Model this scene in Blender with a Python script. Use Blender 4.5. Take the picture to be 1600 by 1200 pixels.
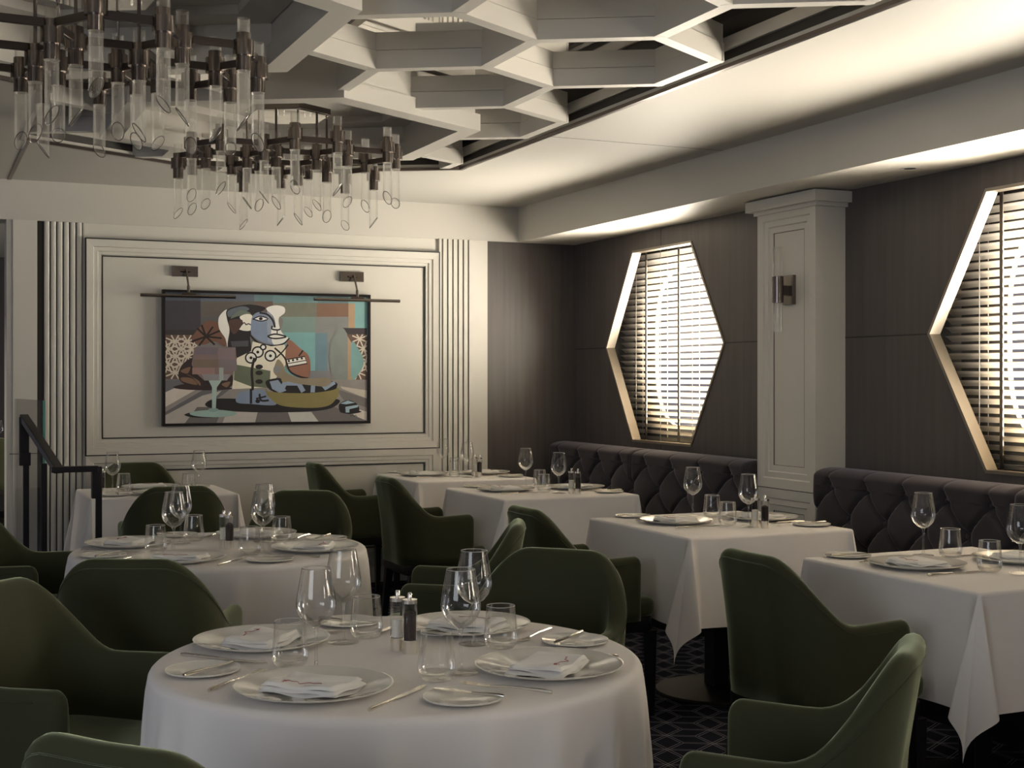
import bpy, math, random
from mathutils import Vector, Matrix
random.seed(7)
S = bpy.context.scene
PI = math.pi
for o in list(bpy.data.objects): bpy.data.objects.remove(o)
C = S.collection

# ---------------------------------------------------------------- camera
cam_d = bpy.data.cameras.new('camera'); cam = bpy.data.objects.new('camera', cam_d); C.objects.link(cam)
cam_d.sensor_width = 36; cam_d.lens = 2096/1600*36; cam_d.shift_y = -10/1600
cam_d.clip_start = .05
cam.location = (0, 0, 1.40); cam.rotation_euler = (PI/2, 0, math.radians(-24.04))
S.camera = cam
S.view_settings.view_transform = 'Standard'; S.view_settings.look = 'None'
S.view_settings.gamma = 1; S.view_settings.use_curve_mapping = False
S.view_settings.exposure = 0.35
# ---------------------------------------------------------------- world: soft daylight reaching in from the open side of the restaurant
W = bpy.data.worlds.new('world'); S.world = W; W.use_nodes = True
bg = W.node_tree.nodes['Background']; bg.inputs[0].default_value = (.90, .87, 1.0, 1); bg.inputs[1].default_value = .17

def area(name, loc, direction, sx, sy, power, col=(1, .86, .66), spread=180):
    l = bpy.data.lights.new(name, 'AREA'); l.shape = 'RECTANGLE'; l.size = sx; l.size_y = sy
    l.energy = power; l.color = col; l.spread = math.radians(spread)
    o = bpy.data.objects.new(name, l); C.objects.link(o); o.location = loc
    o.rotation_euler = Vector(direction).to_track_quat('-Z', 'Y').to_euler()
    return o
WINY = [7.545, 4.285, 1.02, -2.2]
for i, wy in enumerate(WINY):      # daylight outside each window, bouncing up off the sea
    area('window_daylight', (5.15, wy, 1.25), (-1, 0, .18), 2.9, 1.8, [620, 700, 620, 520][i], (1, .90, .755), 140)
# unseen fill lamp added at the left, behind the camera; no window there
area('left_fill_light', (-2.9, -.4, 1.7), (1, .50, -.12), 2.6, 1.3, 42, (.90, .95, 1.0))
area('aft_room_fill', (-1.2, 9.9, 2.2), (.1, .6, -1), 2.0, 2.0, 50, (1, .9, .75))  # overhead lamp added to brighten the room beyond the opening

# ---------------------------------------------------------------- materials
def mat(name, col, rough=.5, metal=0, sheen=0, sheen_tint=None, trans=0, coat=0, spec=.5, bump=None, vary=None, emis=None):
    m = bpy.data.materials.new(name); m.use_nodes = True
    nt = m.node_tree; b = nt.nodes['Principled BSDF']
    b.inputs['Base Color'].default_value = (*col, 1); b.inputs['Roughness'].default_value = rough
    b.inputs['Metallic'].default_value = metal; b.inputs['Specular IOR Level'].default_value = spec
    b.inputs['Coat Weight'].default_value = coat
    if sheen:
        b.inputs['Sheen Weight'].default_value = sheen; b.inputs['Sheen Roughness'].default_value = .35
        b.inputs['Sheen Tint'].default_value = (*(sheen_tint or (1, 1, 1)), 1)
    if trans: b.inputs['Transmission Weight'].default_value = trans
    if emis:
        b.inputs['Emission Color'].default_value = (*emis[0], 1); b.inputs['Emission Strength'].default_value = emis[1]
    tc = nt.nodes.new('ShaderNodeTexCoord')
    if vary:      # (scale xyz, strength): colour mottling
        mp = nt.nodes.new('ShaderNodeMapping'); mp.inputs['Scale'].default_value = vary[0]
        nz = nt.nodes.new('ShaderNodeTexNoise'); nz.inputs['Scale'].default_value = 1; nz.inputs['Detail'].default_value = 6
        mx = nt.nodes.new('ShaderNodeMix'); mx.data_type = 'RGBA'
        k = vary[1]
        mx.inputs[6].default_value = (*[v*(1-k) for v in col], 1); mx.inputs[7].default_value = (*[min(1, v*(1+k)) for v in col], 1)
        nt.links.new(tc.outputs['Object'], mp.inputs[0]); nt.links.new(mp.outputs[0], nz.inputs['Vector'])
        nt.links.new(nz.outputs['Fac'], mx.inputs[0]); nt.links.new(mx.outputs[2], b.inputs['Base Color'])
    if bump:      # (scale xyz, strength, distance)
        mp = nt.nodes.new('ShaderNodeMapping'); mp.inputs['Scale'].default_value = bump[0]
        nz = nt.nodes.new('ShaderNodeTexNoise'); nz.inputs['Scale'].default_value = 1; nz.inputs['Detail'].default_value = 4
        bp = nt.nodes.new('ShaderNodeBump'); bp.inputs['Strength'].default_value = bump[1]; bp.inputs['Distance'].default_value = bump[2]
        nt.links.new(tc.outputs['Object'], mp.inputs[0]); nt.links.new(mp.outputs[0], nz.inputs['Vector'])
        nt.links.new(nz.outputs['Fac'], bp.inputs['Height']); nt.links.new(bp.outputs[0], b.inputs['Normal'])
    return m

def glass(name, tint=.97, edge=.45, rough=0.0, boost=1.0, haze=0):
    m = bpy.data.materials.new(name); m.use_nodes = True; nt = m.node_tree
    nt.nodes.clear()
    out = nt.nodes.new('ShaderNodeOutputMaterial'); tr = nt.nodes.new('ShaderNodeBsdfTransparent'); gl = nt.nodes.new('ShaderNodeBsdfGlossy')
    gl.inputs['Roughness'].default_value = rough; gl.inputs['Color'].default_value = (1, 1, 1, 1)
    lw = nt.nodes.new('ShaderNodeLayerWeight'); lw.inputs['Blend'].default_value = .15
    mx = nt.nodes.new('ShaderNodeMix'); mx.data_type = 'RGBA'
    mx.inputs[6].default_value = (tint, tint, tint*.985, 1); mx.inputs[7].default_value = (edge, edge, edge, 1)
    nt.links.new(lw.outputs['Facing'], mx.inputs[0]); nt.links.new(mx.outputs[2], tr.inputs['Color'])
    fr = nt.nodes.new('ShaderNodeFresnel'); fr.inputs['IOR'].default_value = 1.5
    mn = nt.nodes.new('ShaderNodeMath'); mn.operation = 'MINIMUM'; mn.inputs[1].default_value = .42; nt.links.new(fr.outputs[0], mn.inputs[0]); fr = mn
    ml = nt.nodes.new('ShaderNodeMath'); ml.operation = 'MULTIPLY'; ml.inputs[1].default_value = boost; ml.use_clamp = True
    ms = nt.nodes.new('ShaderNodeMixShader')
    nt.links.new(fr.outputs[0], ml.inputs[0]); nt.links.new(ml.outputs[0], ms.inputs[0])
    nt.links.new(tr.outputs[0], ms.inputs[1]); nt.links.new(gl.outputs[0], ms.inputs[2]); last = ms
    if haze:      # moulded ribs scatter a little light
        tl = nt.nodes.new('ShaderNodeBsdfTranslucent'); tl.inputs[0].default_value = (.9, .88, .84, 1)
        m2 = nt.nodes.new('ShaderNodeMixShader'); m2.inputs[0].default_value = haze
        nt.links.new(ms.outputs[0], m2.inputs[1]); nt.links.new(tl.outputs[0], m2.inputs[2]); last = m2
    nt.links.new(last.outputs[0], out.inputs[0])
    return m

M = {}
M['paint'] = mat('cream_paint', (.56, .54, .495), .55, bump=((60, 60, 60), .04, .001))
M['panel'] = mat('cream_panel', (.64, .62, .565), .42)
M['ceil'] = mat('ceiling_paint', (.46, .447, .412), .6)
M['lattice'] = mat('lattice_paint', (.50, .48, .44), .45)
M['dark'] = mat('shadow_gap', (.018, .015, .014), .6)
M['bronze'] = mat('bronze_trim', (.11, .092, .085), .33, 1, bump=((400, 4, 4), .05, .001))
M['bronze2'] = mat('brushed_bronze', (.22, .19, .17), .22, 1)
M['steel'] = mat('polished_steel', (.85, .81, .74), .22, 1)
M['rim'] = mat('window_rim_metal', (.36, .32, .27), .42, 1)
M['mirror'] = mat('mirror_ceiling', (.72, .70, .66), .04, 1)
M['wood'] = mat('dark_wood', (.088, .076, .073), .40, vary=((30, 30, 1.2), .35), bump=((80, 80, 3), .10, .001))
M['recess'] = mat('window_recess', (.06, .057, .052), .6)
M['woodd'] = mat('wood_joint', (.02, .016, .014), .5)
M['velvet'] = mat('green_velvet', (.044, .047, .024), .75, sheen=1.0, sheen_tint=(.62, .72, .50), spec=.15, vary=((9, 9, 9), .10), bump=((300, 300, 300), .10, .001))
M['seatleg'] = mat('dark_stained_leg', (.012, .010, .010), .35)
M['cloth'] = mat('tablecloth_linen', (.80, .77, .75), .85, spec=.15, bump=((900, 900, 900), .06, .0005))
M['napkin'] = mat('napkin_linen', (.80, .79, .77), .85, spec=.15, bump=((700, 700, 700), .10, .0005))
M['hem'] = mat('cloth_hem', (.70, .67, .66), .85, spec=.15)
M['thread'] = mat('crimson_thread', (.30, .03, .05), .6)
M['china'] = mat('glazed_china', (.74, .72, .66), .10, coat=.4)
M['chinarim'] = mat('china_rim_line', (.80, .77, .70), .12)
M['cutlery'] = mat('silver_cutlery', (.80, .76, .68), .16, 1)
M['glass'] = glass('clear_glass', .99, .66, 0, 1.1)
M['tube'] = glass('ribbed_glass', .97, .80, .05, 1.0, .13)
M['tuberim'] = mat('glass_cut_edge', (.10, .09, .08), .2)
M['glassrim'] = mat('glass_lip', (.42, .41, .39), .08, coat=.5)
M['pane'] = glass('pane_glass', .95, .85, 0, .6)
M['paneedge'] = mat('pane_green_edge', (.08, .30, .24), .15)
M['pepper'] = mat('peppercorns', (.03, .018, .018), .7, bump=((300, 300, 300), .8, .002))
M['salt'] = mat('sea_salt', (.75, .73, .69), .7, bump=((300, 300, 300), .8, .002))
M['tuft'] = mat('charcoal_velvet', (.046, .041, .046), .75, sheen=.5, sheen_tint=(.75, .70, .78), spec=.15, vary=((14, 14, 14), .12))
M['carpet'] = mat('navy_carpet', (.012, .014, .024), .95, spec=.1, bump=((300, 300, 300), .3, .002))
M['carpetline'] = mat('carpet_line', (.24, .235, .26), .95, spec=.1)
M['basem'] = mat('dark_table_base', (.014, .011, .010), .55, spec=.25)
M['iron'] = mat('black_rail', (.016, .013, .015), .35, .3)
def slat_mat():
    m = bpy.data.materials.new('blind_slat'); m.use_nodes = True; nt = m.node_tree; nt.nodes.clear()
    out = nt.nodes.new('ShaderNodeOutputMaterial'); d = nt.nodes.new('ShaderNodeBsdfPrincipled'); t = nt.nodes.new('ShaderNodeBsdfTranslucent')
    d.inputs['Base Color'].default_value = (.60, .57, .52, 1); d.inputs['Roughness'].default_value = .4
    t.inputs[0].default_value = (.55, .48, .36, 1)
    ms = nt.nodes.new('ShaderNodeMixShader'); ms.inputs[0].default_value = .30
    nt.links.new(d.outputs[0], ms.inputs[1]); nt.links.new(t.outputs[0], ms.inputs[2]); nt.links.new(ms.outputs[0], out.inputs[0])
    return m
M['slat'] = slat_mat()

# ---------------------------------------------------------------- mesh helpers
class MB:
    def __init__(s): s.v = []; s.f = []; s.m = []
    def add(s, vs, fs, mi=0):
        n = len(s.v); s.v += [tuple(v) for v in vs]; s.f += [tuple(i+n for i in f) for f in fs]
        s.m += [mi]*len(fs); return s
    def box(s, x0, y0, z0, x1, y1, z1, mi=0, ch=0):
        if x0 > x1: x0, x1 = x1, x0
        if y0 > y1: y0, y1 = y1, y0
        if z0 > z1: z0, z1 = z1, z0
        v = [(x, y, z) for x in (x0, x1) for y in (y0, y1) for z in (z0, z1)]
        return s.add(v, [(0, 1, 3, 2), (4, 6, 7, 5), (0, 4, 5, 1), (2, 3, 7, 6), (0, 2, 6, 4), (1, 5, 7, 3)], mi)
    def beam(s, p, q, w, h, up=(0, 0, 1), mi=0, ext=0):       # box from p to q; w across, h along up, p/q on the centre line
        p = Vector(p); q = Vector(q); d = (q-p).normalized(); p = p-d*ext; q = q+d*ext
        u = Vector(up); sd = d.cross(u).normalized(); u = sd.cross(d).normalized()
        v = []
        for e in (p, q):
            for a, b in ((-1, -1), (1, -1), (1, 1), (-1, 1)): v.append(e+sd*(a*w/2)+u*(b*h/2))
        return s.add(v, [(3, 2, 1, 0), (4, 5, 6, 7), (0, 1, 5, 4), (1, 2, 6, 5), (2, 3, 7, 6), (3, 0, 4, 7)], mi)
    def prism(s, pts, a0, a1, axis='z', mi=0):
        n = len(pts)
        if axis == 'z': f = lambda p, a: (p[0], p[1], a)
        elif axis == 'y': f = lambda p, a: (p[0], a, p[1])
        else: f = lambda p, a: (a, p[0], p[1])
        v = [f(p, a0) for p in pts]+[f(p, a1) for p in pts]
        return s.add(v, [tuple(range(n))[::-1], tuple(range(n, 2*n))]+[(i, (i+1) % n, n+(i+1) % n, n+i) for i in range(n)], mi)
    def lathe(s, prof, n=32, c=(0, 0, 0), mi=0, a0=0, a1=2*PI, rib=None):
        full = abs(a1-a0-2*PI) < 1e-6; k = n if full else n+1
        v = []
        for i in range(k):
            a = a0+(a1-a0)*i/n; q = 1 if not rib else 1+rib*(i % 2)
            for r, z in prof: v.append((c[0]+r*q*math.cos(a), c[1]+r*q*math.sin(a), c[2]+z))
        L = len(prof); fs = []
        for i in range(n):
            j = (i+1) % k
            for t in range(L-1): fs.append((i*L+t, j*L+t, j*L+t+1, i*L+t+1))
        return s.add(v, fs, mi)
    def tube(s, pts, r, n=8, mi=0, close=False, caps=True):
        pts = [Vector(p) for p in pts]; N = len(pts); v = []; ref = None
        for i, p in enumerate(pts):
            if close: d = pts[(i+1) % N]-pts[i-1]
            else: d = pts[min(i+1, N-1)]-pts[max(i-1, 0)]
            d.normalize()
            if ref is None: ref = Vector((0, 0, 1)) if abs(d.z) < .9 else Vector((1, 0, 0))
            a = d.cross(ref).normalized(); b = a.cross(d).normalized(); ref = b
            rr = r[i] if isinstance(r, (list, tuple)) else r
            for k in range(n):
                t = 2*PI*k/n; v.append(p+a*(rr*math.cos(t))+b*(rr*math.sin(t)))
        fs = []
        for i in range(N if close else N-1):
            j = (i+1) % N
            for k in range(n): fs.append((i*n+k, i*n+(k+1) % n, j*n+(k+1) % n, j*n+k))
        if caps and not close: fs.append(tuple(range(n))[::-1]); fs.append(tuple((N-1)*n+k for k in range(n)))
        return s.add(v, fs, mi)
    def grid(s, fn, nu, nv, mi=0, wu=False, wv=False):
        v = [fn(i, j) for i in range(nu) for j in range(nv)]; fs = []
        for i in range(nu if wu else nu-1):
            for j in range(nv if wv else nv-1):
                a, b = i*nv+j, ((i+1) % nu)*nv+j; d = ((i+1) % nu)*nv+(j+1) % nv; e = i*nv+(j+1) % nv
                fs.append((a, b, d, e))
        return s.add(v, fs, mi)
    def build(s, name, mats, parent=None, smooth=False, bevel=0, recalc=True, seg=2):
        me = bpy.data.meshes.new(name); me.from_pydata([tuple(v) for v in s.v], [], s.f)
        if not isinstance(mats, (list, tuple)): mats = [mats]
        for m in mats: me.materials.append(m)
        for p, i in zip(me.polygons, s.m): p.material_index = i; p.use_smooth = bool(smooth)
        me.update()
        if recalc:
            import bmesh
            b = bmesh.new(); b.from_mesh(me); bmesh.ops.recalc_face_normals(b, faces=b.faces); b.to_mesh(me); b.free()
        if smooth and smooth != 'all':
            me.set_sharp_from_angle(angle=math.radians(40))
        o = bpy.data.objects.new(name, me); C.objects.link(o)
        if parent: o.parent = parent
        if bevel:
            md = o.modifiers.new('bevel', 'BEVEL'); md.width = bevel; md.segments = seg; md.limit_method = 'ANGLE'; md.angle_limit = math.radians(40)
            md.harden_normals = False
        return o

def thing(name, label=None, cat=None, loc=(0, 0, 0), rz=0, group=None):
    o = bpy.data.objects.new(name, None); C.objects.link(o); o.location = loc; o.rotation_euler = (0, 0, rz)
    o.empty_display_size = .1
    tag(o, label, cat, group); return o
def tag(o, label, cat, group=None):
    if label: o['label'] = label
    if cat: o['category'] = cat
    if group: o['group'] = group
    return o
def struct(name, mb, m, **k):
    o = mb.build(name, m, **k); o['kind'] = 'structure'; return o
used = {}
def dup(root, loc, rz, label=None, group=None):
    """first call for a prototype moves it; later calls copy it with its parts and sub-parts"""
    if root.name not in used:
        used[root.name] = 1; r = root
    else:
        r = root.copy(); C.objects.link(r)
        for ch in list(root.children):
            c = ch.copy(); C.objects.link(c); c.parent = r
            for g in ch.children:
                d = g.copy(); C.objects.link(d); d.parent = c
    r.location = loc; r.rotation_euler = (0, 0, rz)
    if label: r['label'] = label
    if group: r['group'] = group
    return r

# ================================================================ SETTING
YB, XW, XF = 8.78, 4.423, 3.959       # back wall, window wall, fascia
ZS, ZC, ZT = 2.37, 2.616, 2.80         # soffit, ceiling, mirror above the lattice
# ---- floor with tumbling-block carpet lines
mb = MB(); mb.box(-3.2, -3, -.05, 5.3, 17.5, 0)
cs = .115
def inview(x, y): return .9 < x < 4.7 and 2.4 < y < 8.9 or (-.4 < x < 1.2 and 5 < y < 10)
def cline(p, q):
    p = Vector(p); q = Vector(q); d = (q-p); n = Vector((-d.y, d.x)).normalized()
    for off in (-.0065, .0065):
        a = p+n*off; b = q+n*off; w = n*.0017
        mb.add([(*(a-w), .0012), (*(b-w), .0012), (*(b+w), .0012), (*(a+w), .0012)], [(0, 1, 2, 3)], 1)
hw = cs*math.sqrt(3)
for i in range(-4, 30):
    for j in range(12, 70):
        x = i*hw+(hw/2 if j % 2 else 0); y = j*1.5*cs
        if not inview(x, y): continue
        V = [Vector((x+cs*math.cos(PI/6+k*PI/3), y+cs*math.sin(PI/6+k*PI/3))) for k in range(6)]
        for a, b in ((0, 1), (1, 2), (5, 0)): cline(V[a], V[b])
        for k in (0, 2, 4): cline((x, y), V[k])
struct('floor', mb, [M['carpet'], M['carpetline']], recalc=False)

# ---- window wall with hexagonal openings
HEX = [(.75, 1.608), (.372, 2.249), (-.372, 2.249), (-.75, 1.608), (-.372, .973), (.372, .973)]
mb = MB(); T = .055
ys = [-3.0]
for wy in sorted(WINY):
    y0, y1 = wy-.80, wy+.80
    mb.box(XW, ys[-1], 0, XW+T, y0, 2.5); ys.append(y1)
    P_ = [(wy+a, b) for a, b in HEX]
    # filler panels between rectangle and hexagon (joint at seam height)
    mb.prism([P_[0], (y1, 1.608), (y1, 2.5), (wy+.372, 2.5), P_[1]], XW, XW+T, 'x')
    mb.prism([P_[2], (wy-.372, 2.5), (y0, 2.5), (y0, 1.608), P_[3]], XW, XW+T, 'x')
    mb.prism([P_[1], (wy+.372, 2.5), (wy-.372, 2.5), P_[2]], XW, XW+T, 'x')
    mb.prism([P_[3], (y0, 1.608), (y0, 0), (wy-.372, 0), P_[4]], XW, XW+T, 'x')
    mb.prism([P_[0], P_[5], (wy+.372, 0), (y1, 0), (y1, 1.608)], XW, XW+T, 'x')
    mb.prism([P_[4], (wy-.372, 0), (wy+.372, 0), P_[5]], XW, XW+T, 'x')
mb.box(XW, ys[-1], 0, XW+T, YB+.05, 2.5)
struct('wall_right', mb, M['wood'])
mb = MB()           # panel joints
for a, b in ((-3, 9),):
    segs = []
    e = -3.0
    for wy in sorted(WINY): segs.append((e, wy-.752)); e = wy+.752
    segs.append((e, YB))
    for y0, y1 in segs: mb.box(XW-.0015, y0, 1.604, XW+.002, y1, 1.611)
for wy in WINY:
    mb.box(XW-.0015, wy-.0025, 2.252, XW+.002, wy+.0025, 2.37); mb.box(XW-.0015, wy-.0025, .3, XW+.002, wy+.0025, .965)
struct('trim_1', mb, M['woodd'])
# ---- porthole wall behind, cavity, rims, blinds
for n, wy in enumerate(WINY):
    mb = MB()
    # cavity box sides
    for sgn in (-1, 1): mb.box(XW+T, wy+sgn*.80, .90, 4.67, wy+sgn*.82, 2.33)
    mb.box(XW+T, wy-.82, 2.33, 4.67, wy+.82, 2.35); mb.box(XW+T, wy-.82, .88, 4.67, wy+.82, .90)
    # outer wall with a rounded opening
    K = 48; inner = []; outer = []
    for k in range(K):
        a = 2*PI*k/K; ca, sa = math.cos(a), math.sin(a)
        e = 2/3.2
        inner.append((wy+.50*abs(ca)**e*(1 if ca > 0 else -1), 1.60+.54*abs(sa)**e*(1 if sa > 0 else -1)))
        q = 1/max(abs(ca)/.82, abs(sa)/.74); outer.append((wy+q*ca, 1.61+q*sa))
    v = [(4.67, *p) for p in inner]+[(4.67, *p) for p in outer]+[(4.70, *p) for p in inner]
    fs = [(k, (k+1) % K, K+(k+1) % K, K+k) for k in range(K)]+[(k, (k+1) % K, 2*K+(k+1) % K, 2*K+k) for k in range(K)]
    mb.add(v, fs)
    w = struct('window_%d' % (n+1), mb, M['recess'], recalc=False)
    mb = MB(); mb.add([(4.69, *p) for p in inner], [tuple(range(K))]); mb.build('window_pane', M['pane'], w)
    # hexagonal metal reveal
    mb = MB()
    P_ = [(wy+a, b) for a, b in HEX]
    def off(pts, d):
        cx = sum(p[0] for p in pts)/6; cz = sum(p[1] for p in pts)/6
        return [(cx+(p[0]-cx)*(1+d/.6), cz+(p[1]-cz)*(1+d/.6)) for p in pts]
    O = off(P_, .004); I = off(P_, -.010)
    v = [(XW-.006, *p) for p in O]+[(XW-.006, *p) for p in I]+[(XW+T+.004, *p) for p in I]+[(XW+T+.004, *p) for p in O]
    fs = []
    for r0 in range(4):
        r1 = (r0+1) % 4
        for k in range(6): fs.append((r0*6+k, r0*6+(k+1) % 6, r1*6+(k+1) % 6, r1*6+k))
    mb.add(v, fs); mb.build('window_rim', M['rim'], w)
    if n == 3: continue
    # venetian blind
    lab = ['venetian blind in the hexagonal window farther from the camera, left of the pillar',
           'venetian blind in the hexagonal window right of the pillar',
           'venetian blind in the hexagonal window beyond the right edge'][n]
    bl = thing('venetian_blind', lab, 'blind', (4.575, wy, .92), 0, 'venetian blinds')
    mb = MB(); nsl = 31; pitch = .0425
    for k in range(nsl):
        z = .03+k*pitch
        a = math.radians(31); hwid = .025
        pr = [(-hwid*math.cos(a), hwid*math.sin(a)), (0, .0035), (hwid*math.cos(a), -hwid*math.sin(a))]
        for q in range(2):
            x0, z0 = pr[q]; x1, z1 = pr[q+1]
            mb.add([(x0, -.785, z+z0), (x1, -.785, z+z1), (x1, .785, z+z1), (x0, .785, z+z0),
                    (x0, -.785, z+z0-.0025), (x1, -.785, z+z1-.0025), (x1, .785, z+z1-.0025), (x0, .785, z+z0-.0025)],
                   [(0, 1, 2, 3), (7, 6, 5, 4), (0, 3, 7, 4), (2, 1, 5, 6)])
    mb.build('slats', M['slat'], bl)
    MB().box(-.03, -.79, 1.335, .03, .79, 1.40).build('head_rail', M['bronze2'], bl)
    for cy in (-.60, -.18, .22, .55):
        mb = MB()
        for x in (-.027, .027): mb.box(x-.001, cy-.0015, .0, x+.001, cy+.0015, 1.34)
        mb.build('ladder_cord', M['slat'], bl)
    for cy in (.405, -.02):
        MB().box(-.034, cy-.010, 0, -.029, cy+.010, 1.34).build('ladder_tape', M['rim'], bl)

# ---- back wall
mb = MB()
mb.box(.557, YB, 0, 3.717, YB+.15, 2.5)                       # cream wall body
mb.box(-3.2, YB, 0, -.75, YB+.15, 2.5)
struct('wall_back', mb, M['panel'])
mb = MB(); mb.box(3.717, YB+.012, 0, XW+.05, YB+.15, 2.5); struct('wall_corner', mb, M['wood'])
# fascia on the back wall (bulkhead) and along the window side
mb = MB(); mb.box(-3.2, YB-.015, ZS, XF, YB+.25, ZC+.25); struct('trim_2', mb, M['paint'])
mb = MB()
mb.box(XF, -3, ZS, XW+.12, YB+.1, ZC+.25)
for i in range(1):
    pass
struct('trim_3', mb, M['paint'])
# pilaster left + flutes
def flutes(name, x0, x1, n, gap):
    mb = MB(); p = (x1-x0)/n
    mb.box(x0, YB-.004, 0, x1, YB, ZS, 1)
    for k in range(n):
        a = x0+k*p; K = 8
        pts = []
        w = p-gap
        for q in range(K+1):
            t = q/K; pts.append((a+gap/2+w*t, YB-.014-.006*min(1, 3.2*min(t, 1-t))**.5))
        pts += [(a+gap/2+w, YB), (a+gap/2, YB)]
        mb.prism(pts, 0, ZS-.001, 'z')
    return struct(name, mb, [M['panel'], M['dark']])
flutes('trim_4', .735, .965, 6, .008)
mb = MB(); mb.box(.697, YB-.002, 0, .735, YB+.001, ZS, 1); mb.box(.557, YB-.022, 0, .697, YB, ZS); mb.box(.52, YB-.01, 0, .557, YB+.20, ZS)
mb.box(.535, YB-.024, .93, .70, YB-.020, .934, 1)
struct('trim_5', mb, [M['panel'], M['dark']])
# right flutes: flat ribs with dark grooves
mb = MB()
mb.box(3.36, YB-.003, 0, 3.60, YB, ZS, 1)
gx = [3.376+.0392*k for k in range(6)]
prev = 3.352
for g in gx: mb.box(prev, YB-.02, 0, g-.006, YB, ZS); prev = g+.006
mb.box(prev, YB-.02, 0, 3.717, YB, ZS)
struct('trim_6', mb, [M['panel'], M['dark']])
# picture-frame moulding: stepped
def moulding(mb, x0, x1, z0, z1, steps, y=YB, axis='y'):
    # steps: list of (inset_a, inset_b, depth); mitred frames
    for a, b, d in steps:
        o = [(x0+a, z0+a), (x1-a, z0+a), (x1-a, z1-a), (x0+a, z1-a)]
        i = [(x0+b, z0+b), (x1-b, z0+b), (x1-b, z1-b), (x0+b, z1-b)]
        for k in range(4):
            q = (k+1) % 4
            if axis == 'y': mb.prism([o[k], o[q], i[q], i[k]], y-d, y, 'y')
            else: mb.prism([o[k], o[q], i[q], i[k]], y-d, y, 'x')
def slope_moulding(mb, x0, x1, z0, z1, prof, y=YB, axis='y', mi=0):
    # prof: list of (inset, depth): continuous moulding profile
    R_ = []
    for a, d in prof:
        pts = [(x0+a, z0+a), (x1-a, z0+a), (x1-a, z1-a), (x0+a, z1-a)]
        R_.append([(p[0], y-d, p[1]) if axis == 'y' else (y-d, p[0], p[1]) for p in pts])
    for r in range(len(R_)-1):
        v = R_[r]+R_[r+1]
        for k in range(4):
            q = (k+1) % 4; mb.add([v[k], v[q], v[4+q], v[4+k]], [(0, 1, 2, 3)], mi)
mb = MB()
PF = [(0, .001), (0, .034), (.045, .030), (.050, .022), (.072, .022), (.076, .014), (.094, .014), (.096, .001), (.100, .001)]
slope_moulding(mb, .984, 3.348, .914, 2.27, PF)
slope_moulding(mb, .984, 3.348, .13, .908, PF)
mb.box(.972, YB-.012, 0, .984, YB, ZS)
struct('trim_7', mb, M['panel'])
mb = MB()
e = .0036
for (x0, x1, z0, z1) in ((.984, 3.348, .911, 2.273), (1.087, 3.245, 1.017, 2.167), (1.087, 3.245, .24, .806)):
    moulding(mb, x0-e, x1+e, z0-e, z1+e, [(0, 2*e, .0352 if x0 < 1 else .006)])
struct('trim_8', mb, M['dark'])
mb = MB(); mb.box(.98, YB-.02, 0, 3.717, YB, .11); mb.box(3.717, YB-.01, 0, XW, YB+.012, .11)
struct('baseboard_back', mb, M['panel'])

# ---- ceiling with hexagon-ended recess
def hexpoly():    # recess boundary, anticlockwise from the right front
    return [(2.915, -3), (2.915, 7.27), (1.71, 7.965), (.505, 7.27), (.505, 5.93), (-.40, 5.41), (-.40, -3)]
RB = hexpoly()
mb = MB()
def cpoly(pts): mb.prism(pts, ZC, ZC+.03, 'z')
cpoly([(2.915, -3), (XF, -3), (XF, YB), (2.915, YB)])
cpoly([(1.71, 7.965), (2.915, 7.27), (2.915, YB), (1.71, YB)])
cpoly([(.505, 7.27), (1.71, 7.965), (1.71, YB), (.505, YB)])
cpoly([(-.40, 5.41), (.505, 5.93), (.505, YB), (-.40, YB)])
cpoly([(-3.2, -3), (-.40, -3), (-.40, YB), (-3.2, YB)])
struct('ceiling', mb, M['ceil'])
mb = MB()
mb.box(-3.2, -3, ZT+.01, XF, YB, ZT+.03)
struct('ceiling_mirror', mb, M['mirror'])
mb = MB()      # recess side walls with one pale ledge and dark slots
for i in range(len(RB)-1):
    a, b = RB[i], RB[i+1]
    d = Vector((b[0]-a[0], b[1]-a[1])).normalized(); n = Vector((d.y, -d.x))
    A, B = Vector(a), Vector(b)
    mb.beam((*(A+n*.03), ZC+.11), (*(B+n*.03), ZC+.11), .04, .17, mi=0, ext=.02)
    mb.beam((*(A+n*.02), ZC+.095), (*(B+n*.02), ZC+.095), .05, .05, mi=1, ext=.02)
struct('trim_9', mb, [M['dark'], M['lattice']])
mb = MB()
for i in range(len(RB)-1):
    a, b = RB[i], RB[i+1]
    mb.beam((*a, ZC+.003), (*b, ZC+.003), .022, .016, ext=.006)
mb.beam((.535, 7.29, ZC), (.535, YB-.015, ZC), .022, .006)
mb.beam((.505, 5.93, ZC), (-3.2, 5.93-1.7, ZC), .001, .001)
struct('trim_10', mb, M['bronze'])
mb = MB(); mb.box(2.93, 6.1, ZC-.0008, XF, 6.104, ZC); struct('trim_11', mb, M['woodd'])   # ceiling board joint

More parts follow.
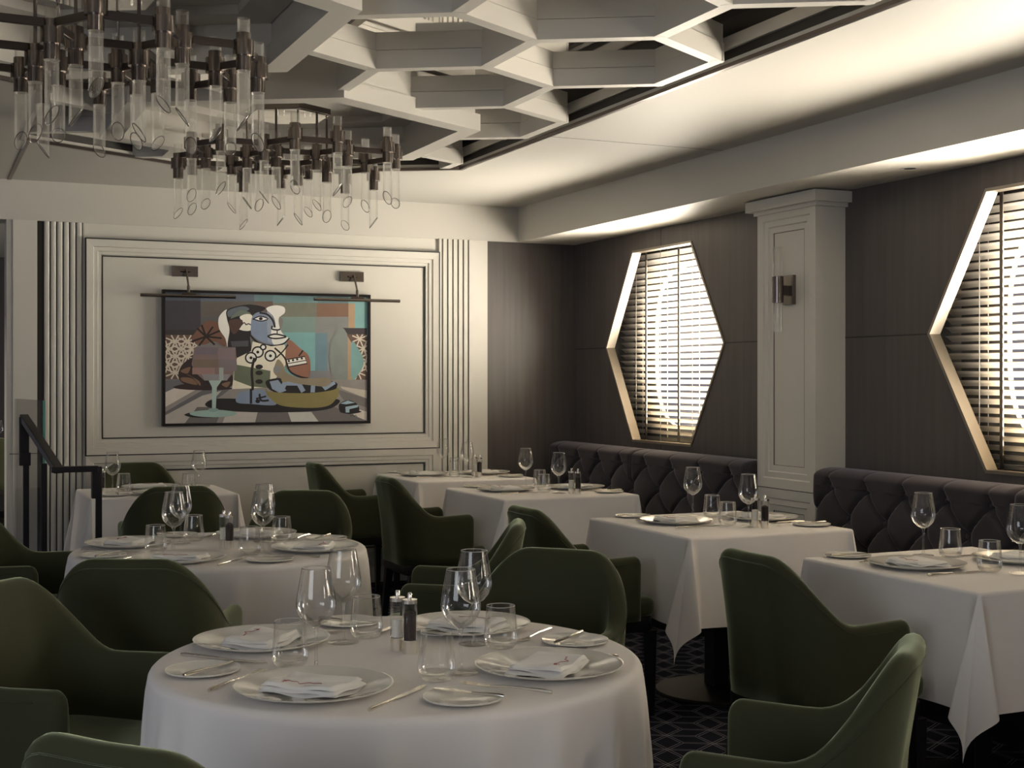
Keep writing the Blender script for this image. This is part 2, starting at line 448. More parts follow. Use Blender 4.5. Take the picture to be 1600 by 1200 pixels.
# ---- honeycomb lattice
AL = .4485; WL = AL*math.sqrt(3)
BIG = [(1.665, 6.43), (.50, 4.634)]
def inside_hex(x, y, c, R_):
    dx, dy = abs(x-c[0]), abs(y-c[1])
    return dx < R_*.8660-.01 and dy < R_-dx/math.sqrt(3)-.01
def inrec(x, y):
    if x > 2.86 or x < -.36: return False
    if x < .48 and y > 5.45-(.5-x)*0+.02: return False
    return y < 7.97-.5774*abs(x-1.71)+.0
edges = set()
def nd(x, y): return (round(x, 3), round(y, 3))
for j in range(-3, 8):
    for i in range(-3, 5):
        k = 2*i+(0 if j % 2 == 0 else 1)
        x = 1.665+k*WL/2; y = 5.304+j*.6728
        a, b = nd(x, y-AL/2), nd(x, y+AL/2)
        edges.add((a, b))
        for sx in (-1, 1):
            edges.add((b, nd(x+sx*WL/2, y+AL)))
mb = MB()
def lat(a, b, w=.052, z0=ZC+.002):
    mb.beam((*a, z0+.036), (*b, z0+.036), w, .072, ext=w*.28)
    mb.beam((*a, z0+.110), (*b, z0+.110), w-.010, .070, ext=w*.25)
for a, b in sorted(edges):
    mx, my = (a[0]+b[0])/2, (a[1]+b[1])/2
    if any(inside_hex(mx, my, c, 2*AL) for c in BIG): continue
    if not (inrec(*a) and inrec(*b)):
        # clip to the recess
        A, B = Vector(a), Vector(b)
        if not inrec(*a) and not inrec(*b): continue
        if inrec(*b): A, B = B, A
        t = 1.0
        while t > 0 and not inrec(*(A+(B-A)*t)): t -= .02
        if t < .1: continue
        a, b = tuple(A), tuple(A+(B-A)*t)
    lat(a, b)
nodes_ = {p for e_ in edges for p in e_ if inrec(*p) and not any(inside_hex(p[0], p[1], c, 2*AL-.02) for c in BIG)}
for p in sorted(nodes_):
    mb.prism([(p[0]+.0300*math.cos(k*PI/3), p[1]+.0300*math.sin(k*PI/3)) for k in range(6)], ZC+.0015, ZC+.073, 'z')
struct('trim_12', mb, M['lattice'])
for n, c in enumerate(BIG):
    mb = MB(); V = [(c[0]+2*AL*math.cos(PI/6+k*PI/3), c[1]+2*AL*math.sin(PI/6+k*PI/3)) for k in range(6)]
    R2 = lambda r: [(c[0]+r*math.cos(PI/6+k*PI/3), c[1]+r*math.sin(PI/6+k*PI/3)) for k in range(6)]
    for (ro, ri, z0, z1) in ((2*AL+.055, 2*AL-.055, ZC-.030, ZC+.05), (2*AL+.030, 2*AL-.030, ZC+.05, ZC+.183)):
        O, I = R2(ro), R2(ri)
        for k in range(6):
            q = (k+1) % 6; mb.prism([O[k], O[q], I[q], I[k]], z0, z1, 'z')
    # raised soffit tray inside the big hexagon
    O, I = R2(2*AL-.035), R2(2*AL-.20)
    for k in range(6):
        q = (k+1) % 6; mb.prism([O[k], O[q], I[q], I[k]], ZC+.14, ZC+.183, 'z')
    O = R2(2*AL-.03); mb.prism(O, ZC+.175, ZC+.188, 'z')
    struct('trim_%d' % (13+n), mb, M['lattice'])

# ---- downlights in the soffit
for x, y, lb in ((4.22, 4.93, 'small round downlight in the soffit right of the pillar'),):
    t = thing('downlight', lb, 'ceiling light', (x, y, ZS))
    MB().lathe([(.028, -.001), (.045, -.003), (.047, 0), (.047, .0)], 24).build('trim_ring', M['paint'], t, smooth=True)
    MB().lathe([(.0005, -.0008), (.028, -.001)], 24).build('lens', M['dark'], t)

# ---- pillar
mb = MB(); PX, PY0, PY1 = 4.245, 5.662, 6.18
mb.box(PX+.012, PY0, 0, XW, PY1, ZS)
slope_moulding(mb, PY0, PY1, .806, 2.30, [(0, -.012), (0, .012), (.050, .010), (.056, .002), (.085, .002), (.090, -.006), (.118, -.006), (.122, -.011)], PX, 'x')
slope_moulding(mb, PY0, PY1, .10, .802, [(0, -.012), (0, .012), (.050, .010), (.056, .002), (.085, .002), (.090, -.006), (.118, -.006), (.122, -.011)], PX, 'x')
mb.box(PX-.022, PY0-.022, 2.285, XW, PY1+.022, 2.305)
mb.box(PX-.055, PY0-.055, 2.305, XW, PY1+.055, 2.362)
o = struct('trim_20', mb, M['panel'])
mb = MB()
for z0, z1 in ((.925, 2.181), (.222, .684)):
    moulding(mb, PY0+.118, PY1-.118, z0, z1, [(0, .005, -.0085)], PX+.0125, 'x') if False else None
    a, b = PY0+.121, PY1-.121
    for (q0, q1, r0, r1) in ((a, b, z1-.004, z1), (a, b, z0, z0+.004), (b-.004, b, z0, z1), (a, a+.004, z0, z1)):
        mb.box(PX+.0095, q0, r0, PX+.0125, q1, r1)
mb.box(PX-.0125, PY0, .802, PX, PY1, .806)
struct('trim_21', mb, M['dark'])

# ---- wall sconce on the pillar
sc = thing('wall_sconce', 'bronze wall sconce with vertical glass tube on the white pillar', 'wall light', (PX+.012, 5.905, 1.865))
MB().box(-.022, -.045, -.078, 0, .045, .078).build('back_plate', M['bronze2'], sc, bevel=.002)
MB().box(-.06, -.018, -.030, -.022, .018, .022).build('arm', M['bronze'], sc, bevel=.002)
MB().lathe([(.001, -.07), (.030, -.07), (.030, .07), (.001, .07)], 32, (-.085, 0, 0)).build('holder', M['bronze2'], sc, smooth=True)
MB().lathe([(.024, .0), (.024, .225)], 40, (-.085, 0, .0), rib=.04).build('glass_tube', M['tube'], sc, smooth=True)
MB().lathe([(.024, -.225), (.024, 0)], 40, (-.085, 0, .0), rib=.04).build('glass_tube', M['tube'], sc, smooth=True)

# ================================================================ CHANDELIERS
def chandelier(name, loc, rot, label, canopy_z, seed):
    rnd = random.Random(seed)
    t = thing(name, label, 'chandelier', loc, rot, 'honeycomb chandeliers')
    a = .198
    nodes = []
    for k in range(6):
        nodes.append((a*math.cos(k*PI/3), a*math.sin(k*PI/3)))
    for k in range(6): nodes.append((2*a*math.cos(k*PI/3), 2*a*math.sin(k*PI/3)))
    for k in range(6):
        for sg in (-1, 1):
            an = k*PI/3+sg*math.radians(19.107); nodes.append((math.sqrt(7)*a*math.cos(an), math.sqrt(7)*a*math.sin(an)))
    mb = MB()
    for i in range(len(nodes)):
        for j in range(i+1, len(nodes)):
            p, q = nodes[i], nodes[j]
            if abs(math.dist(p, q)-a) < .012: mb.beam((*p, .02), (*q, .02), .014, .026)
    mb.build('honeycomb_frame', M['bronze'], t, bevel=.0015)
    # hexagonal canopy plate
    mb = MB(); V = [(.215*math.cos(PI/6+k*PI/3), .215*math.sin(PI/6+k*PI/3)) for k in range(6)]
    mb.prism(V, canopy_z-.03, canopy_z, 'z'); mb.build('canopy', M['bronze2'], t, bevel=.002)
    mb = MB(); V = [(.205*math.cos(PI/6+k*PI/3), .205*math.sin(PI/6+k*PI/3)) for k in range(6)]
    mb.prism(V, canopy_z-.034, canopy_z-.0301, 'z'); mb.build('canopy_mirror', M['mirror'], t)
    MB().box(-.05, -.05, canopy_z, .05, .05, 2.79-2.455).build('stem_box', M['bronze'], t)
    for k in range(6):
        x, y = a*math.cos(k*PI/3), a*math.sin(k*PI/3)
        x2, y2 = x*.80, y*.80
        mb = MB(); mb.tube([(x, y, .02), (x, y, canopy_z-.03)], .006, 8); mb.build('rod', M['bronze'], t, smooth=True)
    protos = []
    for v in range(4):
        cut = rnd.uniform(0, 6.28); L = .168; r = .0208; K = 40
        th = [cut+v*PI/2]
        h = MB().lathe([(.001, -.062), (.0245, -.062), (.0245, -.014), (.0345, -.014), (.0345, .036), (.0245, .036), (.0245, .060), (.001, .060)], 28)
        ho = h.build('holder', M['bronze2'], None, smooth=True)
        g = MB(); vv = []
        for i in range(K):
            an = 2*PI*i/K; rr = r*(1+.035*(i % 2)); x, y = rr*math.cos(an), rr*math.sin(an)
            zb = -.061-L-.028*math.cos(an-th[0])
            vv += [(x, y, zb), (x, y, -.061)]
        g.add(vv, [(2*i, 2*((i+1) % K), 2*((i+1) % K)+1, 2*i+1) for i in range(K)])
        
        go = g.build('glass_tube', M['tube'], ho, smooth=True)
        MB().lathe([(.0195, .060), (.0195, .108)], K, rib=.035).build('glass_tube', M['tube'], ho, smooth=True)
        e = MB(); pts = [(r*math.cos(2*PI*i/28), r*math.sin(2*PI*i/28), -.061-L-.028*math.cos(2*PI*i/28-th[0])) for i in range(28)]
        e.tube(pts, .0017, 5, close=True, caps=False)
        eo = e.build('tube_edge', M['tuberim'], ho, smooth=True)
        protos.append(ho)
    for n, p in enumerate(nodes):
        pr = protos[n % 4]
        if n < 4: r = pr
        else:
            r = pr.copy(); C.objects.link(r)
            for ch in list(pr.children):
                c = ch.copy(); C.objects.link(c); c.parent = r
        r.parent = t; r.location = (p[0], p[1], rnd.choice((-.03, 0, .015, .03))); r.rotation_euler = (0, 0, 1.3*n)
    return t
chandelier('chandelier', (1.665, 6.42, 2.455), 0, 'bronze honeycomb chandelier of glass tubes farther from the camera', 2.705-2.455, 3)
chandelier('chandelier', (.56, 4.64, 2.455), .06, 'bronze honeycomb chandelier of glass tubes nearest, in the top left corner', 2.705-2.455, 5)

# ================================================================ PAINTING AND PICTURE LIGHTS
PX0, PX1, PZ0, PZ1 = 1.452, 2.842, 1.088, 1.964
pt = thing('painting', 'framed cubist still life painting with goblet, head and fruit bowl on panelled wall', 'painting', ((PX0+PX1)/2, YB, PZ0))
wd, ht = PX1-PX0, PZ1-PZ0
mb = MB(); fw = .018
for (x0, x1, z0, z1) in ((-wd/2, wd/2, 0, fw), (-wd/2, wd/2, ht-fw, ht), (-wd/2, -wd/2+fw, fw, ht-fw), (wd/2-fw, wd/2, fw, ht-fw)):
    mb.box(x0, -.048, z0, x1, -.001, z1)
mb.build('frame', M['iron'], pt, bevel=.001)
MB().box(-wd/2+fw, -.034, fw, wd/2-fw, -.004, ht-fw).build('canvas', mat('canvas_ground', (.22, .22, .22), .8), pt)
def srgb(h):
    r = [int(h[i:i+2], 16)/255 for i in (0, 2, 4)]
    g_ = sum(r)/3; r = [min(1, (v*.70+g_*.30)*1.22+.01) for v in r]
    return tuple(((v+.055)/1.055)**2.4 if v > .04 else v/12.92 for v in r)
pal = {}; pmats = []
def pc(h):
    if h not in pal:
        pal[h] = len(pmats); pmats.append(mat('paint_'+h, srgb(h), .6, vary=((14, 14, 14), .13)))
    return pal[h]
LY = [0]
pmb = MB()
def uv(x, y):
    yt = 200+(x-150)*.027; yb = 1000-(x-150)*.012
    return (-wd/2+fw+(x-150)/1200*(wd-2*fw), fw+(yb-y)/(yb-yt)*(ht-2*fw))
def clampv(p):
    return (min(max(p[0], -wd/2+fw), wd/2-fw), min(max(p[1], fw), ht-fw))
def poly(col, pts):
    LY[0] += 1; y = -.034-LY[0]*.000016
    p = [clampv(uv(*q)) for q in pts]
    pmb.add([(a, y, b) for a, b in p], [tuple(range(len(p)))], pc(col))
def sm(pts, n=6, closed=True):      # Catmull-Rom
    out = []; N = len(pts)
    rng = range(N) if closed else range(N-1)
    for i in rng:
        if closed: a, b, c_, d = pts[i-1], pts[i], pts[(i+1) % N], pts[(i+2) % N]
        else: a, b, c_, d = pts[max(i-1, 0)], pts[i], pts[i+1], pts[min(i+2, N-1)]
        for k in range(n):
            t = k/n
            out.append(tuple(.5*((2*b[q])+(-a[q]+c_[q])*t+(2*a[q]-5*b[q]+4*c_[q]-d[q])*t*t+(-a[q]+3*b[q]-3*c_[q]+d[q])*t**3) for q in (0, 1)))
    if not closed: out.append(pts[-1])
    return out
def stroke(col, pts, w, smooth=True):
    p = sm(pts, 5, False) if smooth and len(pts) > 2 else pts
    L, R_ = [], []
    for i, q in enumerate(p):
        a = p[max(i-1, 0)]; b = p[min(i+1, len(p)-1)]
        d = Vector((b[0]-a[0], b[1]-a[1])); d.normalize() if d.length else None
        L.append((q[0]-d.y*w/2, q[1]+d.x*w/2)); R_.append((q[0]+d.y*w/2, q[1]-d.x*w/2))
    LY[0] += 1; y = -.034-LY[0]*.000016
    v = [clampv(uv(*q)) for q in L]+[clampv(uv(*q)) for q in R_]; n = len(p)
    pmb.add([(a, y, b) for a, b in v], [(i, i+1, n+i+1, n+i) for i in range(n-1)], pc(col))
def ell(cx, cy, rx, ry, n=28, a0=0, a1=360): return [(cx+rx*math.cos(math.radians(a0+(a1-a0)*i/n)), cy+ry*math.sin(math.radians(a0+(a1-a0)*i/n))) for i in range(n)]
def rc(c, x0, y0, x1, y1): poly(c, [(x0, y0), (x1, y0), (x1, y1), (x0, y1)])
# background blocks
rc('3d4a5c', 150, 190, 350, 255); rc('4c5668', 350, 190, 660, 262); rc('4f6e78', 660, 190, 770, 265); rc('537a80', 770, 195, 1040, 268); rc('4d6c76', 1040, 200, 1230, 275); rc('5f9696', 1230, 200, 1360, 420)
rc('36333d', 150, 250, 350, 430); rc('544e49', 350, 255, 660, 350); rc('4d4c50', 350, 350, 560, 480); rc('5f4a42', 660, 255, 770, 330); rc('66685a', 770, 265, 1035, 350)
rc('77543f', 1035, 268, 1230, 350); rc('a07f5c', 1230, 270, 1270, 780); rc('64807a', 800, 350, 1030, 450); rc('5b969a', 830, 445, 1025, 720)
rc('717473', 1025, 350, 1230, 780); rc('54788a', 1025, 450, 1100, 720); rc('75706f', 1100, 690, 1230, 785); rc('6a6c74', 990, 680, 1110, 740); rc('5f9696', 1270, 400, 1350, 470)
# lattice tile panels and bands
rc('5c4438', 150, 460, 330, 730); rc('302a30', 150, 428, 330, 460)
rc('5c4438', 1200, 455, 1345, 735); poly('302a30', [(1195, 418), (1345, 420), (1345, 457), (1225, 457)])
def star(cx, cy, r, x0, x1, y0, y1):
    for k in range(8):
        a = k*PI/4+PI/8; q = (min(max(cx+r*math.cos(a), x0), x1), min(max(cy+r*math.sin(a), y0), y1)); stroke('b9ad9c', [(cx, cy), q], 8, False)
for cx, cy in ((205, 500), (275, 500), (205, 590), (275, 590), (165, 545), (240, 545), (165, 640), (240, 640), (205, 690), (300, 545)): star(cx, cy, 55, 152, 330, 462, 728)
for cx, cy in ((1300, 485), (1325, 545), (1300, 600), (1330, 640), (1290, 690)): star(cx, cy, 50, 1215, 1345, 458, 733)
# blue goblet body behind right
poly('6d7775', sm([(1195, 420), (1240, 500), (1300, 560), (1325, 630), (1290, 700), (1200, 760), (1130, 700), (1110, 600), (1130, 480)]))
poly('a07f5c', [(1225, 470), (1262, 530), (1262, 740), (1225, 760)])
poly('5c8f90', sm([(1250, 505), (1305, 570), (1325, 630), (1300, 690), (1250, 730)]))
# striped floor
rc('7d7774', 150, 735, 1345, 1000)
poly('58585f', [(150, 735), (300, 735), (150, 810)]); poly('b0a89f', [(300, 735), (420, 735), (150, 900), (150, 810)]); poly('55555b', [(420, 760), (520, 790), (260, 1000), (150, 1000), (150, 930)])
poly('9a938d', [(150, 950), (360, 830), (470, 800), (300, 1000), (150, 1000)]); poly('5a5657', [(330, 900), (480, 900), (440, 1000), (260, 1000)])
poly('a59f9a', [(500, 930), (680, 930), (670, 1000), (475, 1000)]); poly('615c5e', [(680, 930), (860, 935), (880, 1000), (665, 1000)]); poly('a9aba6', [(860, 932), (1000, 932), (1045, 1000), (880, 1000)])
poly('625d5f', [(1000, 925), (1140, 900), (1345, 990), (1345, 1000), (1045, 1000)]); poly('b5ada3', [(1170, 880), (1345, 930), (1345, 990), (1280, 960)]); poly('64605f', [(1150, 790), (1345, 850), (1345, 905), (1200, 860)])
poly('a8a093', [(1180, 775), (1345, 800), (1345, 850), (1190, 790)])
# dark vase left with leaves
poly('2b1c1c', sm([(200, 775), (300, 755), (480, 775), (530, 790), (380, 798), (230, 790)]))
poly('2a1c1d', sm([(225, 690), (255, 630), (330, 590), (430, 600), (520, 680), (530, 770), (440, 790), (300, 780), (235, 740)]))
for q in ([(235, 680), (290, 655), (275, 695)], [(250, 745), (330, 765), (300, 725), (240, 720)], [(270, 700), (340, 740), (345, 770), (300, 715)], [(470, 760), (520, 745), (500, 780)]): poly('6f4e38', sm(q))
# fruit / flower brown
poly('6b4332', sm([(330, 430), (390, 375), (460, 390), (500, 450), (490, 530), (430, 500), (360, 520), (300, 490)]))
for q in ([(380, 470), (330, 420)], [(380, 470), (355, 400)], [(380, 470), (420, 410)], [(380, 470), (470, 430)], [(380, 470), (470, 480)], [(380, 470), (430, 520)], [(380, 470), (340, 525)], [(380, 470), (300, 500)]): stroke('1f1516', q, 11, False)
# hair
poly('d5cec0', sm([(498, 305), (455, 350), (455, 420), (490, 480), (505, 530), (520, 420), (500, 350)]))
poly('1d191f', sm([(500, 310), (560, 285), (640, 275), (725, 295), (680, 330), (640, 350), (650, 430), (635, 470), (640, 560), (590, 600), (545, 590), (505, 530), (515, 430), (500, 360)]))
poly('4c5964', sm([(510, 310), (590, 285), (630, 305), (560, 335), (510, 350)])); poly('59695a', sm([(520, 360), (575, 310), (635, 325), (630, 350), (570, 345)]))
poly('d6cdb8', sm([(575, 350), (620, 332), (650, 350), (645, 425), (600, 435), (555, 415), (590, 385)])); poly('4a2f28', sm([(515, 372), (580, 365), (590, 395), (545, 455), (520, 425)]))
poly('3c4048', [(520, 500), (625, 495), (625, 530), (530, 532)])
stroke('1d191f', [(585, 400), (600, 385), (612, 398), (625, 392), (645, 402)], 6)
# face
poly('66799a', sm([(650, 345), (690, 320), (750, 335), (790, 400), (770, 470), (775, 520), (700, 500), (645, 460), (640, 400)]))
poly('7c879c', [(735, 300), (765, 340), (780, 420), (760, 440), (778, 515), (740, 505), (735, 400)])
poly('d8d1c5', sm([(730, 300), (780, 280), (835, 290), (840, 325), (805, 360), (812, 420), (835, 460), (865, 485), (820, 520), (770, 515), (760, 430), (785, 400), (770, 345)]))
poly('6f6a66', sm([(808, 350), (830, 375), (815, 430), (808, 400)]))
stroke('1b171c', [(690, 325), (735, 335), (768, 370), (782, 415)], 11); stroke('1b171c', [(765, 405), (765, 425), (800, 430), (812, 425)], 9)
poly('e0d9cc', sm([(660, 362), (695, 348), (738, 362), (700, 375)])); stroke('1b171c', sm([(655, 362), (695, 346), (740, 362), (700, 376), (655, 364)], 3), 7, False); poly('1b171c', ell(698, 361, 11, 10))
poly('d6cec2', sm([(738, 468), (780, 458), (845, 470), (790, 485)])); stroke('1b171c', [(738, 468), (775, 456), (812, 460), (848, 472), (800, 482), (760, 480), (738, 468)], 9)
stroke('1b171c', [(630, 455), (680, 505), (760, 525), (830, 515), (868, 480)], 9); stroke('1b171c', [(795, 432), (795, 458)], 6)
# body / dress
poly('c9c2ae', [(560, 600), (640, 560), (650, 500), (760, 530), (840, 520), (860, 620), (750, 780), (560, 790), (530, 790), (545, 650)])
poly('56604a', [(545, 640), (650, 660), (755, 680), (750, 785), (640, 775), (540, 735)]); 
poly('8a5440', sm([(865, 490), (930, 540), (985, 590), (995, 680), (970, 730), (900, 700), (850, 660), (845, 560)]))
stroke('1b171c', [(780, 540), (840, 600), (870, 680), (930, 715), (980, 725)], 10); stroke('1b171c', [(950, 555), (925, 590)], 9)
poly('d8d0be', [(848, 612), (960, 592), (975, 635), (865, 655)]); stroke('1b171c', [(848, 612), (960, 592), (975, 635), (862, 656), (848, 612)], 7, False); stroke('1b171c', [(855, 636), (968, 616)], 5, False)
for bx in (865, 890, 915, 943): poly('1b171c', ell(bx, 620-(bx-865)*.2, 7, 7, 10))
for cx, cy in ((680, 565), (640, 600), (755, 588), (712, 535)):
    r = 36 if cy > 540 else 20
    poly('1b171c', ell(cx, cy, r, r)); poly('d6cfbf', ell(cx, cy, r-9, r-9)); poly('1b171c', ell(cx, cy, 9, 9, 12)) if cy > 540 else None
stroke('1b171c', [(660, 600), (645, 680), (650, 780), (640, 880)], 15)
stroke('1b171c', [(790, 600), (830, 560), (860, 520)], 8)
for cy in (655, 692, 745): poly('1b171c', ell(688, cy, 22, 14))
# black shadow and tray
poly('17151b', sm([(375, 885), (430, 850), (600, 850), (900, 850), (1130, 850), (1175, 870), (1100, 915), (900, 932), (600, 930), (430, 910)]))
poly('66789a', sm([(555, 870), (570, 815), (640, 800), (720, 800), (790, 885), (640, 882)])); stroke('17151b', [(640, 790), (640, 880)], 14); stroke('17151b', [(690, 820), (700, 860), (745, 860)], 12); stroke('17151b', [(670, 850), (730, 835)], 10); poly('17151b', ell(680, 865, 14, 12))
# bowl
poly('15141a', sm([(725, 750), (790, 725), (900, 730), (1000, 735), (1130, 745), (1160, 770), (1100, 815), (800, 815)]))
for q in ([(750, 745), (800, 735), (850, 800), (810, 815), (765, 790)], [(830, 740), (930, 738), (965, 800), (940, 815), (915, 770), (850, 770), (830, 810), (810, 795)], [(1000, 750), (1025, 745), (1022, 812), (995, 812)], [(1060, 770), (1140, 745), (1150, 760), (1085, 800)]): poly('7388a6', q)
poly('7d705a', sm([(800, 610), (830, 640), (850, 690), (920, 720), (1000, 725), (1090, 722), (1125, 745), (1090, 775), (1010, 770), (900, 755), (820, 730), (775, 690), (780, 650)]))
poly('6c7076', ell(795, 670, 22, 22)); poly('85754f', ell(840, 735, 20, 16))
poly('7c7038', [(720, 780)]+sm([(740, 805), (850, 815), (1000, 815), (1120, 800), (1172, 780)], 4, False)+sm([(1168, 830), (1120, 885), (1040, 905), (900, 903), (800, 885), (735, 830)], 4, False))
# small round cake right
poly('15141a', sm([(1175, 930), (1240, 915), (1310, 930), (1240, 944)])); poly('15141a', sm([(1172, 920), (1175, 880), (1230, 860), (1285, 885), (1290, 930), (1200, 938)]))
for q in ([(1178, 880), (1225, 862), (1270, 875), (1215, 885)], [(1210, 900), (1290, 888), (1288, 902), (1235, 915), (1235, 935), (1212, 935)]): poly('7fa0b4', q)
# goblet
poly('6f5a5a', [(315, 535), (550, 535), (558, 640), (530, 700), (500, 738), (370, 738), (320, 690), (298, 640)])
rc('625463', 318, 537, 445, 580); rc('726066', 450, 540, 545, 610); rc('69574a', 305, 610, 450, 660); rc('85635f', 302, 660, 430, 700); rc('6b5f66', 460, 610, 556, 680); poly('77747c', [(355, 700), (520, 700), (500, 738), (372, 738)])
rc('84918f', 455, 660, 480, 738)
poly('88a3a0', [(395, 738), (470, 738), (442, 780), (436, 915), (414, 915), (414, 780)])
poly('17151b', sm([(258, 945), (330, 930), (430, 955), (400, 965), (300, 962)])); poly('7da09c', ell(422, 940, 136, 22)); poly('6d8f8c', ell(422, 918, 30, 12))
stroke('3b332e', [(1238, 948), (1248, 958), (1255, 948), (1265, 960), (1275, 950), (1283, 962)], 3)
pmb.build('painted_picture', pmats, pt, recalc=False)

def picture_light(x, label):
    t = thing('picture_light', label, 'picture light', (x, YB, 2.085), 0, 'picture lights above the painting')
    MB().box(-.082, -.022, -.034, .082, 0, .034).build('wall_box', M['bronze2'], t, bevel=.002)
    mb = MB(); mb.tube([(-.03, -.03, .0), (.03, -.03, .0)], .006); mb.tube([(0, -.025, 0), (0, -.06, .008), (.0, -.13, -.10)], .007)
    mb.tube([(0, -.13, -.10), (0, -.135, -.145)], .010, 8)
    mb.build('arm', M['bronze2'], t, smooth=True)
    MB().tube([(-.045, -.135, -.152), (.045, -.135, -.152)], .009, 12).build('knuckle', M['bronze'], t, smooth=True)
    MB().tube([(-.30, -.135, -.165), (.30, -.135, -.165)], .011, 16).build('lamp_bar', M['bronze2'], t, smooth=True)
    return t
picture_light(1.60, 'bronze picture light over the left end of the painting')
picture_light(2.72, 'bronze picture light over the right end of the painting')

# ================================================================ RAIL AND GLASS SCREEN BY THE OPENING
hr = thing('handrail', 'black metal handrail on posts beside the opening at the left', 'handrail', (.66, 7.05, 0))
def L(x, y, z): return (x-.66, y-7.05, z)
mb = MB()
mb.beam(L(.84, 7.05, .94), L(.64, 7.05, .94), .045, .03, ext=.012)
mb.beam(L(.66, 7.05, .94), L(.54, 7.62, 1.185), .045, .035, ext=.01)
mb.beam(L(.845, 7.05, .95), L(.845, 7.05, .79), .042, .05, up=(1, 0, 0))
mb.beam(L(.54, 7.62, 1.19), L(.54, 7.62, .93), .042, .05, up=(1, 0, 0))
mb.build('grip', M['iron'], hr, bevel=.003)
for p, z in (((.855, 7.05), .80), ((.55, 7.62), 1.0)):
    MB().beam(L(*p, 0), L(*p, z), .030, .030, up=(1, 0, 0)).build('post', M['iron'], hr, bevel=.002)
MB().beam(L(.55, 7.62, .93), L(.55, 7.62, 1.0), .05, .045, up=(1, 0, 0)).build('collar', M['iron'], hr, bevel=.002)
gs = thing('glass_screen', 'clear glass screen panel with green edge behind the handrail', 'glass screen', (.625, 7.45, 0))
mb = MB(); d = Vector((-.095, .70, 0)); mb.beam((0, 0, .67), (d.x, d.y, .67), .010, 1.22); mb.build('pane', M['pane'], gs)
mb = MB(); mb.beam((.001, -.006, .67), (.0005, -.0005, .67), .011, 1.22); mb.build('pane_edge', M['paneedge'], gs)
MB().beam((.0, -.02, 0), (.0, -.02, .95), .032, .03, up=(1, 0, 0)).build('post', M['iron'], gs, bevel=.002)

# ================================================================ BANQUETTES
BX = 4.15
def banquette(y0, y1, label):
    t = thing('banquette', label, 'banquette', (BX, (y0+y1)/2, 0), 0, 'buttoned banquettes along the window wall')
    L_ = (y1-y0)/2-.002; ncol = max(3, round(2*L_/.29)); pw = 2*L_/ncol; rows = [.855, .71, .565]
    btn = []
    G = lambda d, w: math.exp(-(d/w)**2)
    def bulge(y, z):
        u = (y+L_)/pw-.5                      # buttons of the top row at whole u
        if z > rows[0]:
            du = (u-round(u))*pw; k = min(1, (z-rows[0])/.07)
            return 1-.45*G(du, .010)*(1-.75*k)-.55*G(math.hypot(du, z-rows[0]), .028)
        vv = (rows[0]-z)/.145
        p, q = (u+vv*.5), (u-vv*.5)
        dp, dq = (p-round(p)), (q-round(q))
        sc_ = pw*.62
        cr = max(G(dp*sc_, .0085), G(dq*sc_, .0085))
        hb = G(math.hypot(dp*sc_, dq*sc_), .030)
        puff = (abs(math.sin(PI*p))*abs(math.sin(PI*q)))**.5
        return .72+.28*puff-.30*cr-.50*hb
    mb = MB(); ny, nz = 200, 96
    def fn(i, j):
        y = -L_+2*L_*i/(ny-1)
        # path: front bottom -> up -> over the top -> back
        s = j/(nz-1)
        endr = min(1, min(y+L_, L_-y)/.035); er = math.sqrt(max(0, 1-(1-endr)**2))
        if s < .80:
            z = .47+(.905-.47)*s/.80
            x = .040-.055*bulge(y, z)+.035*(1-er)
            if z < .52: x += 0
            lean = (z-.47)*.05
            return (x+lean, y, z)
        q = (s-.80)/.20; a = q*PI
        b = bulge(y, .95)
        r = .055
        x0 = .040-.055*b+.022+.035*(1-er)
        x = x0+(1-math.cos(a))*(.24-x0)/2
        z = .905+(.026+.014*b)*math.sin(a)-.012*(1-er)
        return (x, y, z)
    mb.grid(fn, ny, nz)
    for sgn in (-1, 1):      # closed ends
        i = 0 if sgn < 0 else ny-1
        pts = [fn(i, j) for j in range(nz)]+[(.24, sgn*L_, .47)]
        mb.add(pts, [tuple(range(len(pts)))])
    mb.build('tufted_back', M['tuft'], t, smooth=True, recalc=True)
    for r, z in enumerate(rows[:2]):
        for k in range(ncol+1):
            y = -L_+(k+.5)*pw if r % 2 == 0 else -L_+k*pw
            if abs(y) > L_-.06: continue
            b = MB().lathe([(.0, -.008), (.007, -.006), (.011, 0), (.009, .004)], 12)
            o = b.build('button', M['tuft'], t, smooth=True); o.rotation_euler = (0, PI/2, 0); o.location = (.018+(z-.47)*.05, y, z)
    mb = MB(); mb.box(-.385, -L_, .34, .06, L_, .47); mb.build('seat_cushion', M['tuft'], t, bevel=.03, seg=4)
    mb = MB(); mb.box(-.35, -L_, 0, .25, L_, .335); mb.build('base', M['seatleg'], t)
    return t
banquette(7.48, 8.69, 'charcoal buttoned banquette section in the far corner, below the farther window')
banquette(6.20, 7.48, 'charcoal buttoned banquette section ending left of the pillar')
banquette(4.24, 5.60, 'charcoal buttoned banquette section starting right of the pillar')
banquette(2.90, 4.24, 'charcoal buttoned banquette section at the right edge of the photo')

